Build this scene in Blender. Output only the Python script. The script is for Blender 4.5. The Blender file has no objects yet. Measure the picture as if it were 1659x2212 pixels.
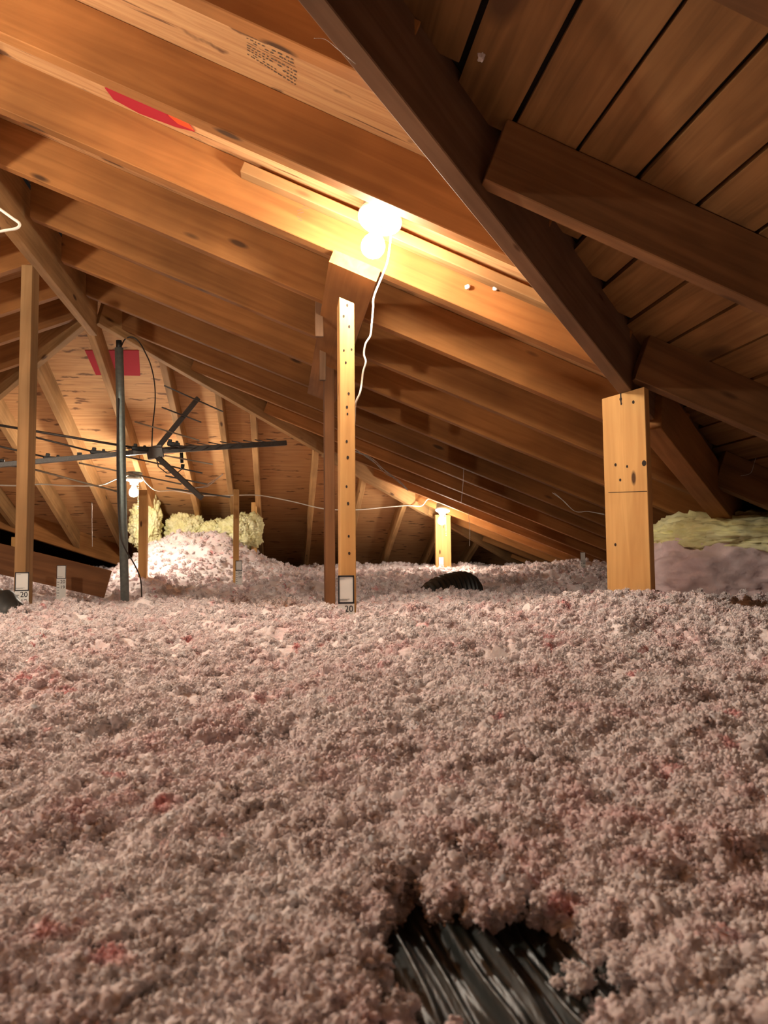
import bpy, bmesh, math, random
import numpy as np
from mathutils import Vector, Matrix, Quaternion

random.seed(7)
scene = bpy.context.scene
COL = scene.collection

# ------------------------------------------------------------------ camera
YAW, PITCH, ROLL, FPX = .1378, .0675, -.0095, 1637.0
W_, H_ = 1659, 2212
cy, sy = math.cos(YAW), math.sin(YAW)
cp, sp = math.cos(PITCH), math.sin(PITCH)
fwd = Vector((sy*cp, cy*cp, sp)); right = Vector((cy, -sy, 0)); up = right.cross(fwd)
cr, sr = math.cos(ROLL), math.sin(ROLL)
right, up = cr*right + sr*up, -sr*right + cr*up
cam_d = bpy.data.cameras.new('camera'); cam = bpy.data.objects.new('camera', cam_d); COL.objects.link(cam)
M = Matrix((right, up, -fwd)).transposed().to_4x4()
cam.matrix_world = M
cam_d.sensor_fit = 'VERTICAL'; cam_d.sensor_height = 24.0
cam_d.lens = 24.0*FPX/H_
cam_d.dof.use_dof = True; cam_d.dof.focus_distance = 2.2; cam_d.dof.aperture_fstop = 8.0
cam_d.clip_start = .02; cam_d.clip_end = 60
scene.camera = cam

# ------------------------------------------------------------------ world, exposure
scene.view_settings.view_transform = 'Standard'
scene.view_settings.look = 'None'
scene.view_settings.gamma = 1
scene.view_settings.use_curve_mapping = False
scene.view_settings.exposure = 0.5
world = bpy.data.worlds.new('world'); scene.world = world
world.use_nodes = True
world.node_tree.nodes['Background'].inputs[0].default_value = (.30, .22, .18, 1)
world.node_tree.nodes['Background'].inputs[1].default_value = .02
try:
    scene.cycles.use_denoising = True
    scene.cycles.max_bounces = 4
    scene.cycles.diffuse_bounces = 3
    scene.cycles.glossy_bounces = 2
    scene.cycles.use_adaptive_sampling = True
    scene.cycles.adaptive_threshold = .1
    scene.cycles.sample_clamp_indirect = 6
except Exception:
    pass

TN = (15000, 13000, 21000, 15000, 14000)
LAMP_COL = (1.0, .90, .75)
LAMP_NEAR, LAMP_FAR, LAMP_LOW, LAMP_BEHIND = 400.0, 430.0, 250.0, 1050.0

# ------------------------------------------------------------------ helpers
def P(u, v, y):
    """world point at distance y along the ridge axis that is seen at photo pixel u, v"""
    d = right*((u-W_/2)/FPX) + up*(-(v-H_/2)/FPX) + fwd
    return d*(y/d.y)

def tag(o, label=None, cat=None, group=None, kind=None):
    if label: o['label'] = label
    if cat: o['category'] = cat
    if group: o['group'] = group
    if kind: o['kind'] = kind
    return o

def link(name, me, mat=None, parent=None):
    o = bpy.data.objects.new(name, me); COL.objects.link(o)
    if mat:
        for m in (mat if isinstance(mat, (list, tuple)) else [mat]): me.materials.append(m)
    if parent is not None: o.parent = parent
    return o

def from_bm(name, bm, mat=None, parent=None, smooth=False):
    me = bpy.data.meshes.new(name); bm.to_mesh(me); bm.free()
    if smooth:
        me.polygons.foreach_set('use_smooth', [True]*len(me.polygons))
    return link(name, me, mat, parent)

def from_np(name, v, f, mat=None, parent=None, smooth=True):
    me = bpy.data.meshes.new(name)
    v = np.asarray(v, np.float32); f = np.asarray(f, np.int32)
    n = f.shape[1]
    me.vertices.add(len(v)); me.vertices.foreach_set('co', v.ravel())
    me.loops.add(f.size); me.loops.foreach_set('vertex_index', f.ravel())
    me.polygons.add(len(f)); me.polygons.foreach_set('loop_start', np.arange(0, f.size, n, dtype=np.int32))
    me.update(calc_edges=True)
    if smooth: me.polygons.foreach_set('use_smooth', np.ones(len(f), bool))
    return link(name, me, mat, parent)

def empty(name, loc):
    o = bpy.data.objects.new(name, None); COL.objects.link(o); o.location = loc
    o.empty_display_size = .05
    return o

def add_box(bm, c, s, rot=None, mi=0):
    r = bmesh.ops.create_cube(bm, size=1.0)
    for v in r['verts']:
        p = Vector((v.co.x*s[0], v.co.y*s[1], v.co.z*s[2]))
        if rot is not None: p = rot @ p
        v.co = p + Vector(c)
    fs = set(f for v in r['verts'] for f in v.link_faces)
    for f in fs: f.material_index = mi
    return r['verts']

def frame(a, b, upv):
    x = (b-a).normalized(); z = (upv - x*upv.dot(x)).normalized(); y = z.cross(x)
    return Matrix((x, y, z)).transposed()

def beam(name, a, b, th, dp, mat, upv=Vector((0, 0, 1)), anchor=(0, 0), bevel=.002, parent=None, dots=None, cut=0.0, wob=.0015):
    """timber from a to b. local x along, y thickness, z depth. anchor: where the line a-b runs in the section
    (-.5..+.5 of y and z). dots: list of (x, y, r) dark nail holes on the -y face, y measured in z direction"""
    a, b = Vector(a), Vector(b)
    R = frame(a, b, upv); L = (b-a).length
    bm = bmesh.new()
    n = max(2, int(L/.25))
    sec = [(-th/2, -dp/2), (th/2, -dp/2), (th/2, dp/2), (-th/2, dp/2)]
    rings = []
    rr = random.Random(hash((round(a.x, 3), round(a.y, 3), round(b.x, 3))) & 0xffff)
    for i in range(n+1):
        x = L*i/n
        wy = (rr.random()-.5)*2*wob if 0 < i < n else 0
        ring = []
        for (yy, zz) in sec:
            xo = 0
            if i == 0: xo = cut*zz
            ring.append(bm.verts.new((x+xo, yy - anchor[0]*th + wy, zz - anchor[1]*dp + wy)))
        rings.append(ring)
    for i in range(n):
        for k in range(4):
            bm.faces.new((rings[i][k], rings[i][(k+1) % 4], rings[i+1][(k+1) % 4], rings[i+1][k]))
    bm.faces.new(rings[0]); bm.faces.new(list(reversed(rings[-1])))
    bmesh.ops.recalc_face_normals(bm, faces=bm.faces)
    if bevel:
        ed = [e for e in bm.edges if len(e.link_faces) == 2 and e.calc_face_angle(0) > .8]
        bmesh.ops.bevel(bm, geom=ed, offset=bevel, segments=1, affect='EDGES')
    mats = [mat]
    if dots:
        mats.append(MAT['hole'])
        for (dx, dz, r) in dots:
            vs = bmesh.ops.create_circle(bm, cap_ends=True, segments=10, radius=r)['verts']
            yf = -th/2 - anchor[0]*th - .0022
            for v in vs: v.co = Vector((dx + v.co.x*1.2, yf, dz + v.co.y))
            for f in set(f for v in vs for f in v.link_faces): f.material_index = 1
    o = from_bm(name, bm, mats, parent)
    o.matrix_world = Matrix.Translation(a) @ R.to_4x4()
    return o

def tube(name, pts, r, mat, parent=None, segs=8, res=3, smooth_path=False):
    pts = [Vector(p) for p in pts]
    if smooth_path and len(pts) > 2:
        q = []
        for i in range(len(pts)-1):
            p0 = pts[max(i-1, 0)]; p1 = pts[i]; p2 = pts[i+1]; p3 = pts[min(i+2, len(pts)-1)]
            for k in range(res*2):
                t = k/(res*2)
                q.append(.5*((2*p1)+(p2-p0)*t+(2*p0-5*p1+4*p2-p3)*t*t+(-p0+3*p1-3*p2+p3)*t**3))
        q.append(pts[-1]); pts = q
    V, F = [], []
    prev = None
    for i, p in enumerate(pts):
        d = (pts[min(i+1, len(pts)-1)] - pts[max(i-1, 0)]).normalized()
        a = Vector((0, 0, 1)) if abs(d.z) < .9 else Vector((1, 0, 0))
        if prev is not None: a = prev
        s = (a - d*a.dot(d)).normalized(); prev = s; t = d.cross(s)
        rr = r(i/(len(pts)-1)) if callable(r) else r
        for k in range(segs):
            an = 2*math.pi*k/segs
            V.append(p + s*(rr*math.cos(an)) + t*(rr*math.sin(an)))
    n = len(pts)
    bm = bmesh.new(); vs = [bm.verts.new(v) for v in V]
    for i in range(n-1):
        for k in range(segs):
            bm.faces.new((vs[i*segs+k], vs[i*segs+(k+1) % segs], vs[(i+1)*segs+(k+1) % segs], vs[(i+1)*segs+k]))
    bm.faces.new(vs[:segs][::-1]); bm.faces.new(vs[-segs:])
    return from_bm(name, bm, mat, parent, smooth=True)

def lathe_bm(prof, segs=28):
    bm = bmesh.new(); rings = []
    for (r, z) in prof:
        rings.append([bm.verts.new((r*math.cos(2*math.pi*k/segs), r*math.sin(2*math.pi*k/segs), z)) for k in range(segs)] if r > 1e-5 else [bm.verts.new((0, 0, z))])
    for a, b in zip(rings, rings[1:]):
        for k in range(segs):
            k2 = (k+1) % segs
            if len(a) == 1 and len(b) == 1: continue
            if len(a) == 1: bm.faces.new((a[0], b[k2], b[k]))
            elif len(b) == 1: bm.faces.new((a[k], a[k2], b[0]))
            else: bm.faces.new((a[k], a[k2], b[k2], b[k]))
    bmesh.ops.recalc_face_normals(bm, faces=bm.faces)
    return bm

# vectorised value noise ---------------------------------------------------
def _h(ix, iy, s):
    n = (ix.astype(np.int64)*374761393 + iy.astype(np.int64)*668265263 + s*974634777) & 0xffffffff
    n = ((n ^ (n >> 13))*1274126177) & 0xffffffff
    return ((n ^ (n >> 16)) & 0xffff)/65535.0
def vn(x, y, s=0):
    ix = np.floor(x); iy = np.floor(y); fx = x-ix; fy = y-iy
    fx = fx*fx*(3-2*fx); fy = fy*fy*(3-2*fy)
    a = _h(ix, iy, s); b = _h(ix+1, iy, s); c = _h(ix, iy+1, s); d = _h(ix+1, iy+1, s)
    return (a*(1-fx)+b*fx)*(1-fy)+(c*(1-fx)+d*fx)*fy
def vn3(x, y, z, s=0):
    iz = np.floor(z); fz = z-iz; fz = fz*fz*(3-2*fz)
    a = vn(x+iz*17.13, y+iz*9.7, s); b = vn(x+(iz+1)*17.13, y+(iz+1)*9.7, s)
    return a*(1-fz)+b*fz
def billow(x, y, s):       # puffy lumps with sharp creases, 0..1
    return 1-np.abs(2*vn(x, y, s)-1)
def worley(x, y, s):       # distance to nearest feature point
    ix = np.floor(x); iy = np.floor(y); best = np.full(x.shape, 9.0)
    for dx in (-1, 0, 1):
        for dy in (-1, 0, 1):
            px = ix+dx+_h(ix+dx, iy+dy, s); py = iy+dy+_h(ix+dx, iy+dy, s+57)
            best = np.minimum(best, (px-x)**2+(py-y)**2)
    return np.sqrt(best)

# ------------------------------------------------------------------ materials
MAT = {}
def new_mat(name):
    m = bpy.data.materials.new(name); m.use_nodes = True
    nt = m.node_tree; b = nt.nodes['Principled BSDF']
    return m, nt, b
def N(nt, t, **kw):
    n = nt.nodes.new(t)
    for k, v in kw.items():
        if k.startswith('i_'):
            n.inputs[k[2:].replace('_', ' ')].default_value = v
        else: setattr(n, k, v)
    return n

def plain(name, col, rough=.6, metal=0, bump=0, bscale=200, var=.0):
    m, nt, b = new_mat(name)
    b.inputs['Base Color'].default_value = (*col, 1); b.inputs['Roughness'].default_value = rough
    b.inputs['Metallic'].default_value = metal
    tc = N(nt, 'ShaderNodeTexCoord'); nz = N(nt, 'ShaderNodeTexNoise'); nz.inputs['Scale'].default_value = bscale
    nt.links.new(tc.outputs['Object'], nz.inputs['Vector'])
    if var:
        mx = N(nt, 'ShaderNodeMix', data_type='RGBA')
        mx.inputs[6].default_value = (*[c*(1-var) for c in col], 1); mx.inputs[7].default_value = (*[min(1, c*(1+var)) for c in col], 1)
        nt.links.new(nz.outputs['Fac'], mx.inputs[0]); nt.links.new(mx.outputs[2], b.inputs['Base Color'])
    if bump:
        bp = N(nt, 'ShaderNodeBump'); bp.inputs['Strength'].default_value = bump; bp.inputs['Distance'].default_value = .002
        nt.links.new(nz.outputs['Fac'], bp.inputs['Height']); nt.links.new(bp.outputs[0], b.inputs['Normal'])
    MAT[name] = m; return m

def wood(name, light, dark, knot=(.10, .045, .018), gs=(1.3, 22, 22), knots=.11, kscale=(2.6, 9, 9), rand=.35, blotch=.35, rough=.75):
    """sawn softwood, grain along local x"""
    m, nt, b = new_mat(name); lk = nt.links.new
    tc = N(nt, 'ShaderNodeTexCoord'); oi = N(nt, 'ShaderNodeObjectInfo')
    off = N(nt, 'ShaderNodeVectorMath', operation='SCALE'); off.inputs[0].default_value = (37, 11, 23)
    lk(oi.outputs['Random'], off.inputs['Scale'])
    add = N(nt, 'ShaderNodeVectorMath', operation='ADD'); lk(tc.outputs['Object'], add.inputs[0]); lk(off.outputs[0], add.inputs[1])
    # warp around knots
    kmap = N(nt, 'ShaderNodeVectorMath', operation='MULTIPLY'); kmap.inputs[1].default_value = kscale; lk(add.outputs[0], kmap.inputs[0])
    vor = N(nt, 'ShaderNodeTexVoronoi'); vor.inputs['Scale'].default_value = 1.0; lk(kmap.outputs[0], vor.inputs['Vector'])
    kr = N(nt, 'ShaderNodeValToRGB'); kr.color_ramp.elements[0].position = knots*.55; kr.color_ramp.elements[1].position = knots
    kr.color_ramp.elements[0].color = (1, 1, 1, 1); kr.color_ramp.elements[1].color = (0, 0, 0, 1)
    lk(vor.outputs['Distance'], kr.inputs[0])
    gm = N(nt, 'ShaderNodeVectorMath', operation='MULTIPLY'); gm.inputs[1].default_value = gs; lk(add.outputs[0], gm.inputs[0])
    warp = N(nt, 'ShaderNodeMath', operation='MULTIPLY_ADD'); 
    n0 = N(nt, 'ShaderNodeTexNoise'); n0.inputs['Scale'].default_value = .8; n0.inputs['Detail'].default_value = 2; lk(add.outputs[0], n0.inputs['Vector'])
    n1 = N(nt, 'ShaderNodeTexNoise'); n1.inputs['Scale'].default_value = 1.6; n1.inputs['Detail'].default_value = 6; n1.inputs['Distortion'].default_value = .8
    lk(gm.outputs[0], n1.inputs['Vector'])
    r1 = N(nt, 'ShaderNodeValToRGB'); r1.color_ramp.elements[0].position = .34; r1.color_ramp.elements[1].position = .66
    r1.color_ramp.elements[0].color = (*dark, 1); r1.color_ramp.elements[1].color = (*light, 1)
    lk(n1.outputs['Fac'], r1.inputs[0])
    # big blotches
    n2 = N(nt, 'ShaderNodeTexNoise'); n2.inputs['Scale'].default_value = 3.0; n2.inputs['Detail'].default_value = 3; lk(add.outputs[0], n2.inputs['Vector'])
    mr = N(nt, 'ShaderNodeMapRange'); mr.inputs['From Min'].default_value = .3; mr.inputs['From Max'].default_value = .7
    mr.inputs['To Min'].default_value = 1-blotch; mr.inputs['To Max'].default_value = 1+blotch*.4; lk(n2.outputs['Fac'], mr.inputs['Value'])
    rv = N(nt, 'ShaderNodeMapRange'); rv.inputs['To Min'].default_value = 1-rand*.6; rv.inputs['To Max'].default_value = 1+rand*.4; lk(oi.outputs['Random'], rv.inputs['Value'])
    mu = N(nt, 'ShaderNodeMath', operation='MULTIPLY'); lk(mr.outputs[0], mu.inputs[0]); lk(rv.outputs[0], mu.inputs[1])
    vm = N(nt, 'ShaderNodeVectorMath', operation='SCALE'); lk(r1.outputs[0], vm.inputs[0]); lk(mu.outputs[0], vm.inputs['Scale'])
    mx = N(nt, 'ShaderNodeMix', data_type='RGBA'); lk(kr.outputs[0], mx.inputs[0]); lk(vm.outputs[0], mx.inputs[6]); mx.inputs[7].default_value = (*knot, 1)
    lk(mx.outputs[2], b.inputs['Base Color']); b.inputs['Roughness'].default_value = rough
    b.inputs['Specular IOR Level'].default_value = .25
    bp = N(nt, 'ShaderNodeBump'); bp.inputs['Strength'].default_value = .25; bp.inputs['Distance'].default_value = .002
    lk(n1.outputs['Fac'], bp.inputs['Height']); lk(bp.outputs[0], b.inputs['Normal'])
    MAT[name] = m; return m

wood('rafter', (.47, .20, .060), (.35, .14, .040))
wood('rafter_shaded', (.30, .14, .055), (.20, .09, .035))  # rafter wood with the shade of the right-hand rafters put into its colour
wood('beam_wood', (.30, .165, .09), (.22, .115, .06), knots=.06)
wood('rafter_pale', (.58, .33, .14), (.43, .23, .09))
wood('post', (.74, .42, .155), (.60, .31, .105), knots=.10, kscale=(4, 12, 12), blotch=.15, rand=.1)
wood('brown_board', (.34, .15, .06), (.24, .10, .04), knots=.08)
wood('plank', (.42, .20, .07), (.26, .12, .04), knots=.2, kscale=(2.2, 5, 5))
plain('hole', (.03, .018, .012), .9)
plain('dark_gap', (.02, .014, .01), 1)

def plywood():
    m, nt, b = new_mat('plywood'); lk = nt.links.new
    tc = N(nt, 'ShaderNodeTexCoord')
    def mul(s):
        v = N(nt, 'ShaderNodeVectorMath', operation='MULTIPLY'); v.inputs[1].default_value = s; lk(tc.outputs['Object'], v.inputs[0]); return v
    a = mul((2.0, 40, 40)); n1 = N(nt, 'ShaderNodeTexNoise'); n1.inputs['Scale'].default_value = 1.5; n1.inputs['Detail'].default_value = 6; n1.inputs['Distortion'].default_value = 1.2; lk(a.outputs[0], n1.inputs['Vector'])
    r1 = N(nt, 'ShaderNodeValToRGB'); r1.color_ramp.elements[0].position = .3; r1.color_ramp.elements[1].position = .7
    r1.color_ramp.elements[0].color = (.50, .24, .095, 1); r1.color_ramp.elements[1].color = (.68, .39, .17, 1); lk(n1.outputs['Fac'], r1.inputs[0])
    k = mul((4.5, 19, 19)); vor = N(nt, 'ShaderNodeTexVoronoi'); vor.inputs['Scale'].default_value = 1.0
    nd = N(nt, 'ShaderNodeTexNoise'); nd.inputs['Scale'].default_value = 9; nd.inputs['Detail'].default_value = 4; lk(tc.outputs['Object'], nd.inputs['Vector'])
    ns = N(nt, 'ShaderNodeVectorMath', operation='MULTIPLY_ADD'); ns.inputs[1].default_value = (.9, 1.6, 1.6); lk(nd.outputs['Color'], ns.inputs[0]); lk(k.outputs[0], ns.inputs[2]); lk(ns.outputs[0], vor.inputs['Vector'])
    kr = N(nt, 'ShaderNodeValToRGB'); kr.color_ramp.elements[0].position = .13; kr.color_ramp.elements[1].position = .26
    kr.color_ramp.elements[0].color = (1, 1, 1, 1); kr.color_ramp.elements[1].color = (0, 0, 0, 1); lk(vor.outputs['Distance'], kr.inputs[0])
    s = mul((3, 70, 70)); n3 = N(nt, 'ShaderNodeTexNoise'); n3.inputs['Scale'].default_value = 1.2; n3.inputs['Detail'].default_value = 2; lk(s.outputs[0], n3.inputs['Vector'])
    sr_ = N(nt, 'ShaderNodeValToRGB'); sr_.color_ramp.elements[0].position = .29; sr_.color_ramp.elements[1].position = .34
    sr_.color_ramp.elements[0].color = (1, 1, 1, 1); sr_.color_ramp.elements[1].color = (0, 0, 0, 1); lk(n3.outputs['Fac'], sr_.inputs[0])
    mxk = N(nt, 'ShaderNodeMath', operation='MAXIMUM'); lk(kr.outputs[0], mxk.inputs[0]); lk(sr_.outputs[0], mxk.inputs[1])
    mk = N(nt, 'ShaderNodeMath', operation='MULTIPLY'); mk.inputs[1].default_value = .9; lk(mxk.outputs[0], mk.inputs[0])
    mx = N(nt, 'ShaderNodeMix', data_type='RGBA'); lk(mk.outputs[0], mx.inputs[0]); lk(r1.outputs[0], mx.inputs[6]); mx.inputs[7].default_value = (.16, .07, .03, 1)
    lk(mx.outputs[2], b.inputs['Base Color']); b.inputs['Roughness'].default_value = .8
    MAT['plywood'] = m
plywood()

def fluff(name, c_light, c_mid, c_deep, scale=30, deep=.5, spots=None, trans=.0, bump=.8, pos=False):
    m, nt, b = new_mat(name); lk = nt.links.new
    tc = N(nt, 'ShaderNodeNewGeometry') if pos else N(nt, 'ShaderNodeTexCoord'); co = 'Position' if pos else 'Object'
    n1 = N(nt, 'ShaderNodeTexNoise'); n1.inputs['Scale'].default_value = scale; n1.inputs['Detail'].default_value = 5; n1.inputs['Roughness'].default_value = .65
    n2 = N(nt, 'ShaderNodeTexNoise'); n2.inputs['Scale'].default_value = scale*.22; n2.inputs['Detail'].default_value = 3
    n3 = N(nt, 'ShaderNodeTexNoise'); n3.inputs['Scale'].default_value = scale*6; n3.inputs['Detail'].default_value = 3
    for n in (n1, n2, n3): lk(tc.outputs[co], n.inputs['Vector'])
    r1 = N(nt, 'ShaderNodeValToRGB'); e = r1.color_ramp.elements
    e[0].position = .32; e[0].color = (*c_deep, 1); e[1].position = .64; e[1].color = (*c_light, 1)
    x = e.new(.47); x.color = (*c_mid, 1)
    mixf = N(nt, 'ShaderNodeMix', data_type='FLOAT'); mixf.inputs[0].default_value = .45
    lk(n1.outputs['Fac'], mixf.inputs[2]); lk(n2.outputs['Fac'], mixf.inputs[3]); lk(mixf.outputs[0], r1.inputs[0])
    last = r1.outputs[0]
    if spots:
        n4 = N(nt, 'ShaderNodeTexNoise'); n4.inputs['Scale'].default_value = 16; n4.inputs['Detail'].default_value = 2; lk(tc.outputs[co], n4.inputs['Vector'])
        rs = N(nt, 'ShaderNodeValToRGB'); rs.color_ramp.elements[0].position = .66; rs.color_ramp.elements[1].position = .74; lk(n4.outputs['Fac'], rs.inputs[0])
        mx = N(nt, 'ShaderNodeMix', data_type='RGBA'); lk(rs.outputs[0], mx.inputs[0]); lk(last, mx.inputs[6]); mx.inputs[7].default_value = (*spots, 1); last = mx.outputs[2]
    lk(last, b.inputs['Base Color']); b.inputs['Roughness'].default_value = 1
    b.inputs['Specular IOR Level'].default_value = .05
    if bump:
        bp = N(nt, 'ShaderNodeBump'); bp.inputs['Strength'].default_value = bump; bp.inputs['Distance'].default_value = .002
        lk(n3.outputs['Fac'], bp.inputs['Height']); lk(bp.outputs[0], b.inputs['Normal'])
    if trans:
        tr = N(nt, 'ShaderNodeBsdfTranslucent'); lk(last, tr.inputs['Color'])
        ms = N(nt, 'ShaderNodeMixShader'); ms.inputs[0].default_value = trans
        lk(b.outputs[0], ms.inputs[1]); lk(tr.outputs[0], ms.inputs[2]); lk(ms.outputs[0], nt.nodes['Material Output'].inputs[0])
    MAT[name] = m
fluff('pink_wool', (.97, .90, .885), (.95, .82, .81), (.90, .62, .62), spots=(.88, .45, .45))
fluff('pink_tuft', (.97, .90, .885), (.95, .82, .81), (.90, .62, .62), spots=(.88, .45, .45), bump=0, pos=True, trans=.15)
fluff('pink_batt', (.84, .68, .68), (.78, .60, .60), (.68, .50, .52), scale=14)
fluff('yellow_wool', (.93, .90, .60), (.88, .83, .44), (.74, .66, .30), scale=12)
fluff('white_tuft', (.95, .85, .80), (.9, .78, .74), (.85, .6, .58), scale=60)

plain('metal_box', (.30, .34, .33), .45, .7)
plain('porcelain', (.92, .92, .88), .3)
plain('brass', (.75, .6, .3), .35, .9)
plain('mast', (.30, .36, .34), .42, .6, bump=.2, bscale=60, var=.3)
plain('alu', (.13, .12, .11), .45, .6, bump=.1, var=.3)
plain('alu_light', (.45, .38, .28), .4, .6)
plain('black_plastic', (.02, .022, .02), .45)
plain('white_cable', (.80, .76, .66), .5)
plain('dark_cable', (.06, .05, .045), .5)
plain('card', (.86, .86, .82), .6, var=.03, bscale=30)
plain('ink', (.025, .025, .03), .6)
plain('stamp_ink', (.16, .11, .07), .8)
plain('web', (.75, .70, .64), .9)
plain('red_membrane', (.42, .012, .025), .9, bump=.4, bscale=30)
plain('lit_membrane', (.95, .09, .03), .35)
plain('drywall', (.45, .40, .36), .9)
plain('black_sheet', (.006, .009, .007), .38, bump=.3, bscale=18)
def emit(name, strength):
    m = bpy.data.materials.new(name); m.use_nodes = True; nt = m.node_tree
    nt.nodes.remove(nt.nodes['Principled BSDF'])
    e = N(nt, 'ShaderNodeEmission'); e.inputs[0].default_value = (*LAMP_COL, 1); e.inputs[1].default_value = strength
    nt.links.new(e.outputs[0], nt.nodes['Material Output'].inputs[0]); MAT[name] = m
emit('bulb_near', LAMP_NEAR); emit('bulb_far', LAMP_FAR); emit('bulb_low', LAMP_LOW); emit('bulb_behind', LAMP_BEHIND)

# ------------------------------------------------------------------ roof geometry (metres, camera at the origin)
S = .923                     # 0.44 units of the survey = 16 inch rafter spacing
T = .3945                    # roof slope
Z0 = 1.0*S                   # main slope: underside of rafters is z = Z0 - T x
DV = .14*math.sqrt(1+T*T)    # rafter depth measured vertically
XR = -1.01*S                 # right face of the ridge board
YE = 4.33*S                  # where ridge ends and the hip end starts
ZR = Z0 - T*XR
def zm(x): return Z0 - T*x
def zl(x): return ZR + T*(x-(XR-.038))
def ze(y): return ZR - T*(y-YE)

def plane_slab(name, plan, zf, mat, th=.014, kind='structure', u=None):
    """roof deck over a plan polygon, underside at zf(x,y)+DV, own frame so that grain runs along local x"""
    pts = [Vector((x, y, zf(x, y)+DV)) for x, y in plan]
    o0 = pts[0]; n = (pts[1]-pts[0]).cross(pts[2]-pts[0]).normalized()
    if n.z < 0: n = -n
    ux = Vector(u) if u else (pts[1]-pts[0]).normalized()
    ux = (ux - n*ux.dot(n)).normalized(); uy = n.cross(ux)
    R = Matrix((ux, uy, n)).transposed().to_4x4(); MW = Matrix.Translation(o0) @ R; inv = MW.inverted()
    bm = bmesh.new(); lo = [bm.verts.new(inv @ p) for p in pts]; hi = [bm.verts.new((inv @ p)+Vector((0, 0, th))) for p in pts]
    bm.faces.new(lo); bm.faces.new(hi[::-1])
    k = len(pts)
    for i in range(k): bm.faces.new((lo[i], hi[i], hi[(i+1) % k], lo[(i+1) % k]))
    bmesh.ops.recalc_face_normals(bm, faces=bm.faces)
    o = from_bm(name, bm, mat); o.matrix_world = MW
    tag(o, kind=kind); return o

XE, YN = 3.7, -3.0
# valley / hip line of the near diagonal beam: y = x + BL
BL = 1.155*S
main_deck = plane_slab('ceiling', [(XR, YN), (XR, YE), (XE, YE+(XE-XR)), (XE, XE+BL), (XR, XR+BL)][1:] , lambda x, y: zm(x), MAT['plywood'], u=(1, 0, -T))
tag(main_deck, 'plywood roof deck above the main slope of rafters with the lamp')
plane_slab('ceiling', [(XR-.038, YN), (XR-.038, YE), (-3.0, YE+3.0+XR-.038), (-5.5, YE+3.0+XR-.038), (-5.5, YN)], lambda x, y: zl(x), MAT['plywood'], u=(1, 0, T))['label'] = 'plywood roof deck left of the ridge board'
# hip end deck, bounded on the left by the valley
plane_slab('ceiling', [(XR-.019, YE), (XE, YE+XE-XR), (-1.75, YE+XE-XR), (-1.46, 7.17), (-2.77, 5.86)], lambda x, y: ze(y), MAT['plywood'], u=(1, 0, 0))['label'] = 'pale knotty plywood of the far sloping roof end'
# deck of the side wing beyond the valley
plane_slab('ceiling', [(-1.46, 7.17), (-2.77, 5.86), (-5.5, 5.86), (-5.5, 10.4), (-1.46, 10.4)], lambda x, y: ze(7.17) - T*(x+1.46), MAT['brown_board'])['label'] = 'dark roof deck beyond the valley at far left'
# planked deck right of the diagonal beam
bw = .1405*S/1.0
bm = bmesh.new()
sec = math.sqrt(1+T*T)
x0 = .38*S; rr = random.Random(4)
xs = [x0 + i*bw for i in range(-9, 24)]
for i, xa in enumerate(xs):
    xb = xa + bw - (.006 + rr.random()*.006)
    for (ya, yb) in ((YN, max(YN+.1, xb + BL)),):
        yb = min(xa+BL+.05, YE+(XE-XR))
        if yb-ya < .05 or xa < XR: continue
        th = .019
        c = Vector(((xa+xb)/2, (ya+yb)/2, zm((xa+xb)/2)+DV+th/2+rr.random()*.002))
        rot = Matrix.Rotation(math.atan(T), 3, 'Y')
        # local x must be the board length: built in a frame where x = world y
        add_box(bm, (c.y, -(c.x), c.z), (yb-ya, (xb-xa)*sec, th), Matrix.Rotation(math.atan(T), 3, 'X'))
pl = from_bm('ceiling', bm, MAT['plank']); pl.matrix_world = Matrix.Rotation(math.pi/2, 4, 'Z')
tag(pl, 'dim roof deck of separate planks with dark gaps, upper right', kind='structure')
# roofing felt above the gaps
felt = plane_slab('ceiling', [(XR, YN), (XR, XR+BL), (XE, XE+BL), (XE, YN)], lambda x, y: zm(x)+.028, MAT['dark_gap'])
felt['label'] = 'black roofing felt seen through the gaps between the planks'

# floor and enclosure
def quad(name, pts, mat, kind='structure'):
    bm = bmesh.new(); bm.faces.new([bm.verts.new(p) for p in pts]); o = from_bm(name, bm, mat); tag(o, kind=kind); return o
bm = bmesh.new(); add_box(bm, (-.9, 3.7, -.52), (9.4, 13.6, .03)); fl = from_bm('floor', bm, MAT['drywall']); tag(fl, 'ceiling board under the loose fill', kind='structure')
def wall(name, c, s): 
    bm = bmesh.new(); add_box(bm, c, s); o = from_bm(name, bm, MAT['brown_board']); tag(o, kind='structure'); return o
wall('wall_near', (-.9, YN-.03, .6), (9.3, .03, 2.3))['label'] = 'boarded wall behind the viewer'
wall('wall_left', (-5.53, 3.7, .5), (.03, 13.4, 2.2))['label'] = 'boarded side wall at far left'
wall('wall_right', (XE+.03, 3.7, -.35), (.03, 13.4, .5))['label'] = 'low eave board at right'
wall('wall_far', (-.9, 10.4, .2), (9.3, .03, 1.5))['label'] = 'dark boarded wall beyond the far roof end'

# ------------------------------------------------------------------ roof framing
ridge = beam('ridge_board', (XR-.019, -2.9, 1.287*S), (XR-.019, YE+.02, 1.287*S), .038, .235, MAT['rafter_pale'], anchor=(0, -.5), bevel=.002)
tag(ridge, 'long pale ridge board running away at upper left to the roof peak', 'ridge board')

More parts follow.
